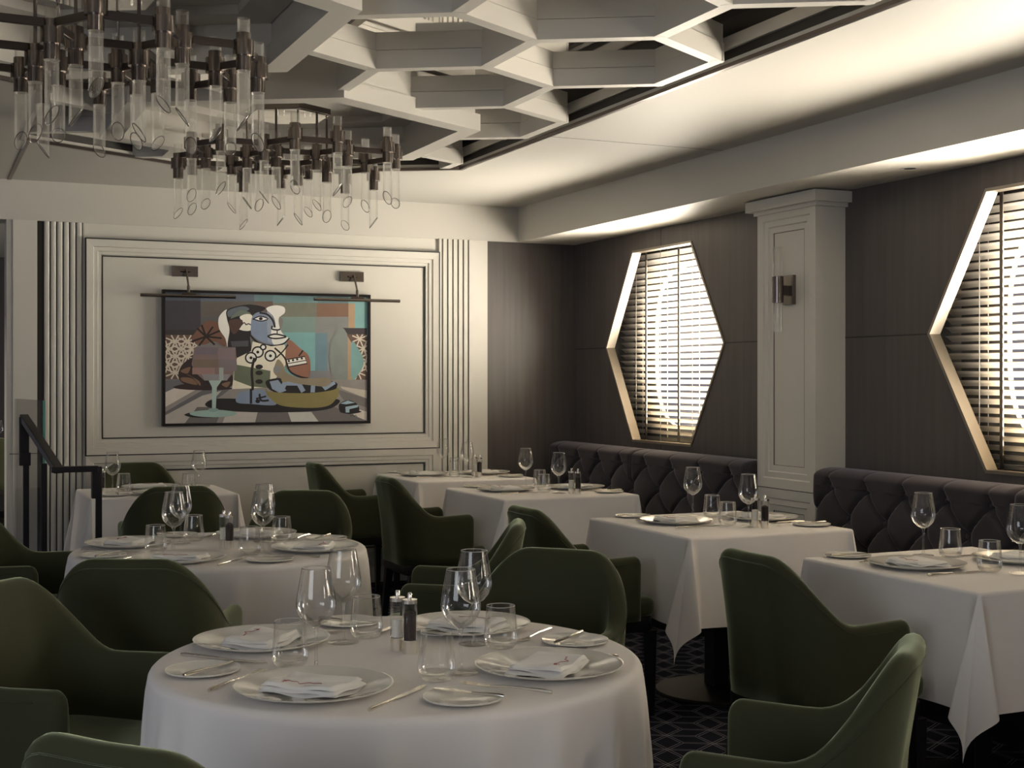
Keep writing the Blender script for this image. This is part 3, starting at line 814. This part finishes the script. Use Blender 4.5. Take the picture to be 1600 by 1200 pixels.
# ================================================================ ARMCHAIR
def make_chair():
    t = thing('armchair', 'x', 'chair', (0, 0, 0), 0, 'green velvet armchairs')
    hw_, rc_, yb = .262, .165, -.255
    flat = hw_-rc_; arc = rc_*PI/2; arm = .225
    tot = flat+arc+arm
    def path(s):      # s signed arc length from back centre; returns x,y, outward normal
        a = abs(s); sg = 1 if s >= 0 else -1
        if a <= flat: return sg*a, yb, 0, -1
        if a <= flat+arc:
            th = (a-flat)/rc_; return sg*(flat+rc_*math.sin(th)), yb+rc_-rc_*math.cos(th), sg*math.sin(th), -math.cos(th)
        return sg*hw_, yb+rc_+(a-flat-arc), sg, 0
    def height(a):
        zt, za = .868, .665
        if a < .10: h = zt
        else:
            t_ = min(1, (a-.10)/.315)
            # rounded shoulder then concave sweep down to the arm
            h = za+(zt-za)*(1-(3*t_*t_-2*t_**3))
        h += .008*max(0, (a-.45)/.2)
        return h
    NS = 61; prof = 18; r = .027
    def section(s, shrink=0.0):
        x, y, nx, ny_ = path(s); a = abs(s); h = height(a); zb = .405
        pts = []
        def P(off, z):
            k = (z-zb)/(.868-zb)
            back = max(0, 1-a/.42)
            out = off-.040*(1-k)*(.35+.65*back)*1.0-.0+.05*max(0, k-.45)*back
            return (x+nx*out, y+ny_*out, z)
        # outer face up, rounded top, inner face down
        for q in range(7): pts.append(P(0, zb+(h-r-zb)*q/6))
        for q in range(1, 6):
            an = PI*q/6; pts.append(P(-r+r*math.cos(an), h-r+r*math.sin(an)))
        for q in range(7): pts.append(P(-2*r-.006*math.sin(PI*q/6), h-r-(h-r-zb)*q/6))
        return pts
    rings = []
    ss = [tot*(2*i/(NS-1)-1) for i in range(NS)]
    for s in ss: rings.append(section(s))
    n = len(rings[0])
    # rounded arm fronts: shrink section toward its middle line while stepping forward
    def cap(ring, sg, steps=6, fwd=.034):
        out = []
        for q in range(1, steps+1):
            an = q/steps*PI/2
            k = math.cos(an); f = math.sin(an)*fwd
            cx = sum(p[0] for p in ring)/n
            zt = max(p[2] for p in ring)
            nr = []
            for p in ring:
                zz = p[2]
                zn = min(zz, zt-.040*(1-k)) if zz > zt-.1 else zz
                if zz > zt-.1: zn = zz-.045*(1-k)*(zz-(zt-.1))/.1
                nr.append((cx+(p[0]-cx)*max(k, .02), p[1]+f, zn))
            out.append(nr)
        return out
    left = cap(rings[0], -1)[::-1]; right = cap(rings[-1], 1)
    allr = left+rings+right
    mb = MB(); mb.grid(lambda i, j: allr[i][j], len(allr), n, wv=True)
    mb.add(allr[0], [tuple(range(n))]); mb.add(allr[-1], [tuple(range(n))])
    mb.build('shell', M['velvet'], t, smooth='all')
    # welt seam following the top edge on the outside
    mb = MB(); pts = []
    for s in ss[2:-2]:
        p = section(s)[6]; x, y, nx, ny_ = path(s); pts.append((p[0]+nx*.0006, p[1]+ny_*.0006, p[2]))
    mb.tube(pts, .0016, 5); mb.build('piping', M['velvet'], t, smooth=True)
    # seat cushion
    def slab(x0, y0, x1, y1, z0, z1, rr, crown=0):
        m = MB(); K = 6; ring = []
        cr = .06
        out = []
        for (cx, cy, a0) in ((x1-cr, y1-cr, 0), (x0+cr, y1-cr, 90), (x0+cr, y0+cr, 180), (x1-cr, y0+cr, 270)):
            for q in range(K+1):
                a = math.radians(a0+90*q/K); out.append((cx, cy, math.cos(a)*cr, math.sin(a)*cr))
        lv = []
        for q in range(5):
            an = PI/2*q/4; lv.append((rr*(1-math.cos(an)), z0+rr*(1-math.sin(an))))
        lv = lv[::-1]
        lv = [(rr*(1-math.cos(PI/2*q/4)), z0+rr-rr*math.sin(PI/2*q/4)) for q in (4, 3, 2, 1, 0)]
        lv += [(rr*(1-math.cos(PI/2*q/4)), z1-rr+rr*math.sin(PI/2*q/4)) for q in range(5)]
        mxx, mxy = (x0+x1)/2, (y0+y1)/2
        rows = []
        for ins, z in lv: rows.append([(cx+dx*(1-ins/cr), cy+dy*(1-ins/cr), z) for cx, cy, dx, dy in out])
        for k in (.75, .5, .25, .02): rows.append([(mxx+(p[0]-mxx)*k, mxy+(p[1]-mxy)*k, z1+crown*(1-k*k)) for p in rows[len(lv)-1]])
        m.grid(lambda i, j: rows[i][j], len(rows), len(out), wv=True)
        m.add(rows[0], [tuple(range(len(out)))]); m.add(rows[-1], [tuple(range(len(out)))])
        return m
    slab(-.225, -.20, .225, .262, .415, .492, .028, .008).build('seat', M['velvet'], t, smooth='all')
    slab(-.218, -.205, .218, .252, .355, .41, .006).build('seat_frame', M['seatleg'], t, smooth=True)
    for sx in (-1, 1):
        for sy in (-1, 1):
            x, y = sx*.19, (.235 if sy > 0 else -.165)
            mb = MB(); spl = 0 if sy > 0 else -.04
            a, b = .021, .014
            v = [(x-a, y-a, .356), (x+a, y-a, .356), (x+a, y+a, .356), (x-a, y+a, .356),
                 (x-b, y-b+spl, 0), (x+b, y-b+spl, 0), (x+b, y+b+spl, 0), (x-b, y+b+spl, 0)]
            mb.add(v, [(0, 1, 2, 3), (7, 6, 5, 4), (0, 4, 5, 1), (1, 5, 6, 2), (2, 6, 7, 3), (3, 7, 4, 0)])
            mb.build('leg', M['seatleg'], t, bevel=.002)
    return t
chair0 = make_chair()
def R2W(r, D):
    c_, s_ = math.cos(math.radians(24.04)), math.sin(math.radians(24.04))
    return D*s_+r*c_, D*c_-r*s_
T1C, T2C, T3C = (1.03, 2.955), (1.07, 5.13), (1.27, 7.85)
def chair(x, y, fx, fy, label):
    dup(chair0, (x, y, 0), math.atan2(fy, fx)-PI/2, label, 'green velvet armchairs')
CH = [
 # x, y, facing x, facing y, label
 (1.655, 2.315, -.70, .71, 'green velvet armchair in the right foreground, facing the nearest round table'),
 (1.66, 3.58, -.72, -.69, 'green velvet armchair behind the nearest round table, its dark rounded back above the glasses'),
 (.36, 3.56, .72, -.69, 'light green velvet armchair cut by the left edge, drawn up to the nearest round table'),
 (.455, 2.19, .78, .62, 'green velvet armchair cut by the bottom edge at the lower left corner'),
 (.68, 4.29, .42, .91, 'green velvet armchair seen from behind in front of the second round table'),
 (.40, 5.78, .88, -.48, 'dark green armchair at the left edge beside the second round table'),
 (1.825, 4.645, -.86, .40, 'green velvet armchair right of the second round table, mostly hidden behind another chair'),
 (1.57, 5.98, -.50, -.87, 'green velvet armchair on the far right side of the second round table'),
 (1.20, 6.93, .05, 1, 'green velvet armchair with its back to us, between second round table and handrail table'),
 (1.27, 8.43, 0, -1, 'green velvet armchair against the panelled wall behind the handrail table'),
 (2.585, 3.45, 1, 0, 'green velvet armchair at the right edge table, large dark back and sweeping arm'),
 (2.55, 5.03, 1, 0, 'green velvet armchair at the white table in front of the pillar'),
 (2.57, 6.87, 1, 0, 'green velvet armchair in the middle of the room with lit olive arm'),
 (2.55, 8.22, 1, 0, 'green velvet armchair farthest back, near the panelled wall right of the painting'),
]
for a in CH: chair(*a)

# ================================================================ TABLES AND CLOTHS
def table(loc, label, top):
    t = thing('dining_table', label, 'table', (*loc, 0), 0, 'pedestal dining tables')
    if top[0] == 'round': MB().lathe([(.001, .715), (top[1]-.03, .715), (top[1]-.012, .722), (top[1]-.012, .744), (.001, .744)], 64).build('tabletop', M['seatleg'], t, smooth=True)
    else:
        a, b = top[1]/2-.008, top[2]/2-.008; MB().box(-a, -b, .715, a, b, .744).build('tabletop', M['seatleg'], t, bevel=.004)
    MB().box(-.04, -.04, .03, .04, .04, .715).build('column', M['seatleg'], t, bevel=.004)
    MB().lathe([(.001, 0), (.27, 0), (.275, .006), (.27, .014), (.06, .03), (.001, .03)], 48).build('base', M['basem'], t, smooth=True)
    return t
def round_cloth(loc, R_, drop, label, seed):
    rnd = random.Random(seed); n = 320; ph = [rnd.uniform(0, 6.28) for _ in range(6)]
    ridge = [(2*PI*(k+rnd.uniform(-.32, .32))/19, rnd.uniform(.022, .050), rnd.uniform(.045, .080)) for k in range(19)]
    zt = .7455; rows = [(0.001, 0), (.25, 0), (.5, 0), (.75, 0), (.93, 0)]
    mb = MB()
    J = 34
    def fn(i, j):
        a = 2*PI*i/n
        if j < 5: r = R_*rows[j][0]; z = zt+.0045
        else:
            q = (j-5)/(J-6)
            if q < .18:
                an = q/.18*PI/2; r = R_-.022+.022*math.sin(an); z = zt-.0175+.022*math.cos(an)
            else:
                t = (q-.18)/.82; 
                w = sum(A_*math.exp(-((((a+.15*t-c_+PI) % (2*PI))-PI)/w_)**2) for c_, A_, w_ in ridge)
                r = R_+.012*t+w*t**.62; z = zt-.0175-drop*t
        return (r*math.cos(a), r*math.sin(a), z)
    mb.grid(fn, n, J, wu=True)
    o = mb.build('tablecloth', M['cloth'], smooth='all'); o.location = (*loc, 0)
    return tag(o, label, 'tablecloth', 'white tablecloths')
def square_cloth(loc, w, d, h, label, seed, amp=1.0):
    rnd = random.Random(seed); zt = .7455; rr = .012; a, b = w/2, d/2
    # perimeter samples: (base point, hang dir fn)
    P_ = []
    def side(p, q, nrm, n):
        ph = rnd.uniform(0, 6.28); ph2 = rnd.uniform(0, 6.28)
        for i in range(n):
            t = i/n; e = math.sin(PI*t)
            x, y = p[0]+(q[0]-p[0])*t, p[1]+(q[1]-p[1])*t
            P_.append((x, y, nrm[0], nrm[1], h, .035+.010*e*math.sin(7*t+ph)+.010*e*math.sin(13*t+ph2), 0, 0))
    def corner(x, y, dx, dy, n, tw):      # dx,dy outward signs; goes from x-side normal to y-side normal order set by caller
        n0, n1 = dx, dy
        for i in range(n):
            t = i/n; phi = t*PI/2
            L_ = h/max(math.cos(phi), math.sin(phi))
            nx = n0[0]*math.cos(phi)+n1[0]*math.sin(phi); ny = n0[1]*math.cos(phi)+n1[1]*math.sin(phi)
            dgx, dgy = (n0[0]+n1[0])*.7071, (n0[1]+n1[1])*.7071; tx, ty = -dgy, dgx
            o = .17*math.sin(PI*t)**1.2; g = (.11*math.sin(2*PI*t)+.09*math.sin(PI*t)+.05*math.sin(4*PI*t))*tw
            P_.append((x, y, nx, ny, L_, .035*abs(math.cos(2*phi)), dgx*o+tx*g, dgy*o+ty*g))
    E_, N_, W_, S_ = (1, 0), (0, 1), (-1, 0), (0, -1)
    side((a, -b), (a, b), E_, 26); corner(a, b, E_, N_, 26, -amp)
    side((a, b), (-a, b), N_, 26); corner(-a, b, N_, W_, 26, -amp)
    side((-a, b), (-a, -b), W_, 26); corner(-a, -b, W_, S_, 26, -amp)
    side((-a, -b), (a, -b), S_, 26); corner(a, -b, S_, E_, 26, -amp)
    J = 30; mb = MB()
    def fn(i, j):
        x, y, nx, ny, L_, fl, ox, oy = P_[i]
        if j < 4: k = (.002, .4, .8, 1)[j]; return (x*k, y*k, zt+.0045)
        if j < 9:
            an = (j-3)/5*PI/2; return (x+nx*rr*math.sin(an), y+ny*rr*math.sin(an), zt+.0045-rr+rr*math.cos(an))
        t = (j-8)/(J-9); s = L_*t
        sw = t*t*(3-2*t)*.4+t*.6
        return (x+nx*(rr+fl*sw)+ox*s, y+ny*(rr+fl*sw)+oy*s, zt+.0045-rr-s*math.sqrt(max(.2, 1-(ox*ox+oy*oy))))
    mb.grid(fn, len(P_), J, wu=True)
    o = mb.build('tablecloth', M['cloth'], smooth='all'); o.location = (*loc, 0)
    return tag(o, label, 'tablecloth', 'white tablecloths')
RT = {'T1': (T1C, .565, 'nearest round table'), 'T2': (T2C, .555, 'second round table')}
QT = {'T3': ((1.265, 7.83), .78, .68, 'table beside the handrail'),
      'T4': ((3.275, 5.10), .80, .86, 'table in front of the pillar'),
      'T5': ((3.33, 3.56), .77, .86, 'table cut by the right edge'),
      'T6': ((3.275, 8.28), .80, .80, 'farthest table in the wall corner'),
      'T7': ((3.275, 6.95), .80, .84, 'second farthest banquette table')}
table(T1C, 'round pedestal table under the nearest cloth, in the foreground', ('round', .565))
round_cloth(T1C, .565, .60, 'white round tablecloth in the foreground, nearest the camera', 1)
table(T2C, 'round pedestal table under the cloth left of centre', ('round', .555))
round_cloth(T2C, .555, .60, 'white round tablecloth on the second round table, left middle', 2)
for k, (p, w, d, nm) in QT.items():
    table(p, 'square pedestal table hidden under white cloth, the '+nm, ('sq', w, d))
    square_cloth(p, w, d, .35, 'white square tablecloth draped over the '+nm, {'T3': 3, 'T4': 4, 'T5': 5, 'T6': 6, 'T7': 7}[k], 1.0)

# ================================================================ TABLEWARE PROTOTYPES
ZTAB = .7505
def make_wine():
    t = thing('wine_glass', 'x', 'wine glass')
    MB().lathe([(.0045, .0985), (.010, .100), (.024, .108), (.0375, .124), (.0435, .139), (.0445, .150), (.0415, .175), (.0365, .202), (.0318, .228)], 40).build('bowl', M['glass'], t, smooth=True)
    MB().lathe([(.0317, .2275), (.0323, .2285), (.0317, .2292), (.0311, .2285), (.0317, .2275)], 40).build('lip', M['glassrim'], t, smooth=True)
    MB().lathe([(.001, .101), (.008, .0995), (.0048, .093), (.0034, .075), (.0032, .03), (.0045, .012), (.0075, .0065)], 16).build('stem', M['glass'], t, smooth=True)
    MB().lathe([(.0075, .0065), (.018, .0035), (.036, .002), (.038, .0012), (.036, .0004), (.001, .0004)], 40).build('foot', M['glass'], t, smooth=True)
    return t
def make_tumbler():
    t = thing('water_tumbler', 'x', 'tumbler')
    MB().lathe([(.034, .010), (.0405, .020), (.0415, .030), (.038, .062), (.0345, .102)], 40).build('wall', M['glass'], t, smooth=True)
    MB().lathe([(.0344, .1015), (.0351, .1025), (.0344, .1035), (.0337, .1025), (.0344, .1015)], 40).build('lip', M['glassrim'], t, smooth=True)
    MB().lathe([(.001, .004), (.020, .001), (.031, .002), (.038, .010), (.0398, .018), (.034, .0165), (.018, .013), (.001, .012)], 40).build('thick_base', M['glass'], t, smooth=True)
    return t
def make_plate(R_, name):
    t = thing(name, 'x', 'plate')
    h = .018*R_/.165
    MB().lathe([(.001, .003), (R_*.55, .003), (R_*.62, .006), (R_*.98, h), (R_, h+.001), (R_*.985, h-.002), (R_*.62, .001), (R_*.5, .0003), (.001, .0003)], 64).build('dish', M['china'], t, smooth=True)
    mb = MB(); mb.lathe([(R_*.972, h+.0010), (R_*.992, h+.0018), (R_*.999, h+.0014)], 64); mb.build('rim_line', M['chinarim'], t, smooth=True)
    return t
def make_napkin(lay, seed):
    rnd = random.Random(seed)
    t = thing('folded_napkin', 'x', 'napkin')
    mb = MB(); n = 22
    for q in range(lay):
        w, d = .185-.008*q, .135-.006*q; z0 = .001+q*.0065; ox, oy = rnd.uniform(-.004, .004), rnd.uniform(-.003, .003)
        def f(i, j, top):
            x = (i/(n-1)-.5); y = (j/(n-1)-.5)
            e = min(.5-abs(x), .5-abs(y))*2
            ez = math.sqrt(max(0, 1-(1-min(1, e/.14))**2))
            th = .0060*ez
            wv = .0030*math.sin(9*x+q*2+seed)*math.cos(6*y+q)+.004*abs(x)+.002*abs(y)
            z = z0+wv+(th if top else 0)+.0002*q
            return (x*w+ox+.004*math.sin(6*y+seed), y*d+oy, z)
        mb.grid(lambda i, j: f(i, j, True), n, n); mb.grid(lambda i, j: f(i, j, False), n, n)
    mb.build('fold', M['napkin'], t, smooth=True)
    mb = MB(); zt = .001+lay*.0065+.0016
    pts = []
    for k in range(26):
        u = k/25; pts.append((-.05+.085*u, -.036+.007*math.sin(9*u)+.004*math.sin(21*u), zt+.0018))
    mb.tube(pts, .0007, 5)
    mb.tube([(-.05+.006*math.cos(a*.6), -.036+.006*math.sin(a*.6), zt+.0018) for a in range(10)], .0007, 5)
    mb.build('embroidery', M['thread'], t, smooth=True)
    return t
def make_knife(Ln, nm='table_knife'):
    mb = MB(); h = Ln*.45
    mb.tube([(0, 0, .0035), (0, h*.1, .0038), (0, h*.6, .0036), (0, h, .003)], [.0035, .0048, .0038, .0030], 10)
    pts = [(-.006, h), (.005, h), (.0085, h+.03), (.0095, Ln-.03), (.004, Ln-.004), (-.003, Ln), (-.006, Ln-.01)]
    mb.prism(pts, .0022, .0036, 'z')
    return mb.build(nm, M['cutlery'], smooth=True)
def make_fork(Ln):
    mb = MB(); h = Ln*.68
    pr = []
    mb.tube([(0, 0, .003), (0, h*.15, .0045), (0, h*.6, .0062), (0, h, .0045)], [.0040, .0042, .0024, .0026], 8)
    mb.prism([(-.003, h-.006), (.003, h-.006), (.011, h+.014), (.011, h+.028), (-.011, h+.028), (-.011, h+.014)], .0028, .0045, 'z')
    for k in range(4):
        x = -.0094+k*.00627; mb.beam((x, h+.026, .0037), (x, Ln, .0062), .0028, .0016)
    return mb.build('dinner_fork', M['cutlery'], smooth=True)
def make_mill(kind):
    t = thing(kind+'_mill', 'x', 'mill')
    r = .0175
    MB().lathe([(.001, 0), (r, 0), (r, .032), (.001, .032)], 28).build('base', M['steel'], t, smooth=True)
    MB().lathe([(r, .032), (r, .118)], 28).build('clear_body', M['glass'], t, smooth=True)
    if kind == 'pepper': MB().lathe([(.001, .033), (r-.003, .033), (r-.003, .092), (.008, .098), (.001, .1)], 20).build('peppercorns', M['pepper'], t, smooth=True)
    else: MB().lathe([(.001, .033), (r-.003, .033), (r-.003, .075), (.001, .078)], 20).build('salt', M['salt'], t, smooth=True)
    MB().lathe([(.001, .118), (r+.0005, .118), (r+.0005, .127), (.001, .1275)], 28).build('cap', M['steel'], t, smooth=True)
    MB().lathe([(.001, .1275), (.0055, .128), (.0055, .141), (.004, .143), (.001, .143)], 16).build('knob', M['steel'], t, smooth=True)
    return t
wine0 = make_wine(); tum0 = make_tumbler(); plate0 = make_plate(.165, 'charger_plate'); bread0 = make_plate(.082, 'bread_plate')
nap0 = make_napkin(3, 1); pep0 = make_mill('pepper'); salt0 = make_mill('salt')
def single(mesh_obj, key={}):
    return mesh_obj
knife0 = tag(make_knife(.235), 'x', 'knife'); fork0 = tag(make_fork(.205), 'x', 'fork'); bk0 = tag(make_knife(.165, 'butter_knife'), 'x', 'knife')

def setting(cx, cy, ang, cfg, who, tname):
    """ang: direction the diner faces. cfg: local offsets (right, forward) from the table centre"""
    f = (math.cos(ang), math.sin(ang)); r = (math.sin(ang), -math.cos(ang)); rz = ang-PI/2
    def W_(p): return (cx+r[0]*p[0]+f[0]*p[1], cy+r[1]*p[0]+f[1]*p[1])
    J = lambda: random.uniform(-.004, .004)
    lb = lambda thing_: thing_+' at the '+who+' of the '+tname
    if 'plate' in cfg:
        x, y = W_(cfg['plate']); dup(plate0, (x, y, ZTAB), rz, lb('large white plate'), 'large plates')
        dup(nap0, (x+J(), y+J(), ZTAB+.0032), rz+random.uniform(-.12, .12), lb('folded white napkin'), 'folded napkins')
    if 'wine' in cfg: x, y = W_(cfg['wine']); dup(wine0, (x, y, ZTAB), rz, lb('stemmed wine glass'), 'wine glasses')
    if 'tum' in cfg: x, y = W_(cfg['tum']); dup(tum0, (x, y, ZTAB), rz, lb('short water tumbler'), 'water tumblers')
    if 'knife' in cfg: x, y = W_(cfg['knife']); dup(knife0, (x, y, ZTAB), rz+J()*6, lb('silver table knife'), 'table knives')
    if 'fork' in cfg: x, y = W_(cfg['fork']); dup(fork0, (x, y, ZTAB), rz+J()*8, lb('silver dinner fork'), 'dinner forks')
    if 'bread' in cfg:
        x, y = W_(cfg['bread']); dup(bread0, (x, y, ZTAB), rz, lb('small bread plate'), 'bread plates')
        bx, by = W_((cfg['bread'][0]+.012, cfg['bread'][1]-.085)); o = dup(bk0, (bx, by, ZTAB+.0095), rz-.08, lb('butter knife'), 'butter knives')
RC = dict(plate=(0, -.375), wine=(.205, -.098), tum=(.185, -.178), knife=(.185, -.475), fork=(-.200, -.460), bread=(-.320, -.315))
who4 = ['front left seat', 'front right seat', 'back right seat', 'back left seat']
for k in range(4): setting(*T1C, math.radians(43+90*k), RC, who4[k], 'nearest round table')
for k in range(4): setting(*T2C, math.radians(56+90*k), RC, who4[k], 'second round table')
QC = dict(plate=(-.02, -.215), wine=(.245, -.01), tum=(.165, -.065), knife=(.165, -.33), fork=(-.18, -.33), bread=(-.32, -.27))
for k, (dx, dy) in (('T4', (.055, .06)), ('T5', (.03, .06)), ('T7', (.045, .07)), ('T6', (.03, .07))):
    p, w, d, nm = QT[k]
    cfg = dict(QC)
    setting(p[0]+dx, p[1]+dy, 0, cfg, 'chair side', nm)
    setting(p[0]+dx, p[1]+dy, PI, cfg, 'banquette side', nm)
p = QT['T3'][0]
QC3 = dict(plate=(0, -.20), wine=(.24, .0), tum=(.17, -.06), knife=(.17, -.31), bread=(-.26, -.18))
setting(p[0], p[1]-.02, PI/2, QC3, 'near side', QT['T3'][3]); setting(p[0], p[1]+.0, -PI/2, QC3, 'wall side', QT['T3'][3])
def mills(cx, cy, p1, p2, nm):
    dup(salt0, (cx+p1[0], cy+p1[1], ZTAB), 0, 'clear salt mill with steel cap on the '+nm, 'salt mills')
    dup(pep0, (cx+p2[0], cy+p2[1], ZTAB), 0, 'pepper mill with dark peppercorns on the '+nm, 'pepper mills')
mills(*T1C, (.022, .072), (.038, .030), 'nearest round table')
mills(*T2C, (.012, -.002), (.024, -.046), 'second round table')
mills(*QT['T4'][0], (.060, -.215), (.075, -.265), QT['T4'][3])
mills(*QT['T7'][0], (.085, -.235), (.10, -.285), QT['T7'][3])
mills(*QT['T6'][0], (.09, -.13), (.105, -.18), QT['T6'][3])
mills(QT['T3'][0][0], QT['T3'][0][1], (-.315, .015), (-.300, -.035), QT['T3'][3])

# ================================================================ ROOM BEYOND THE OPENING
mb = MB(); mb.box(-3.2, 17.4, 0, 5.3, 17.5, 2.9); struct('wall_far', mb, M['wood'])
mb = MB(); mb.box(-3.2, YB+.25, 2.66, 5.3, 17.5, 2.7); struct('ceiling_far', mb, M['ceil'])
mb = MB(); mb.box(-.2, 15.0, 0, 2.4, 15.1, 2.66); struct('wall_aft', mb, M['tuft'])
table((.66, 13.9), 'pedestal table in the room beyond the left opening', ('sq', .8, .8))
square_cloth((.66, 13.9), .8, .8, .35, 'white tablecloth in the room beyond the left opening', 9)
dup(wine0, (.62, 13.75, ZTAB), 0, 'wine glass on the table seen through the left opening', 'wine glasses')
dup(wine0, (.76, 14.0, ZTAB), 0, 'farther wine glass on the table seen through the left opening', 'wine glasses')
chair(.60, 12.9, 0, 1, 'green armchair in the room beyond the left opening')
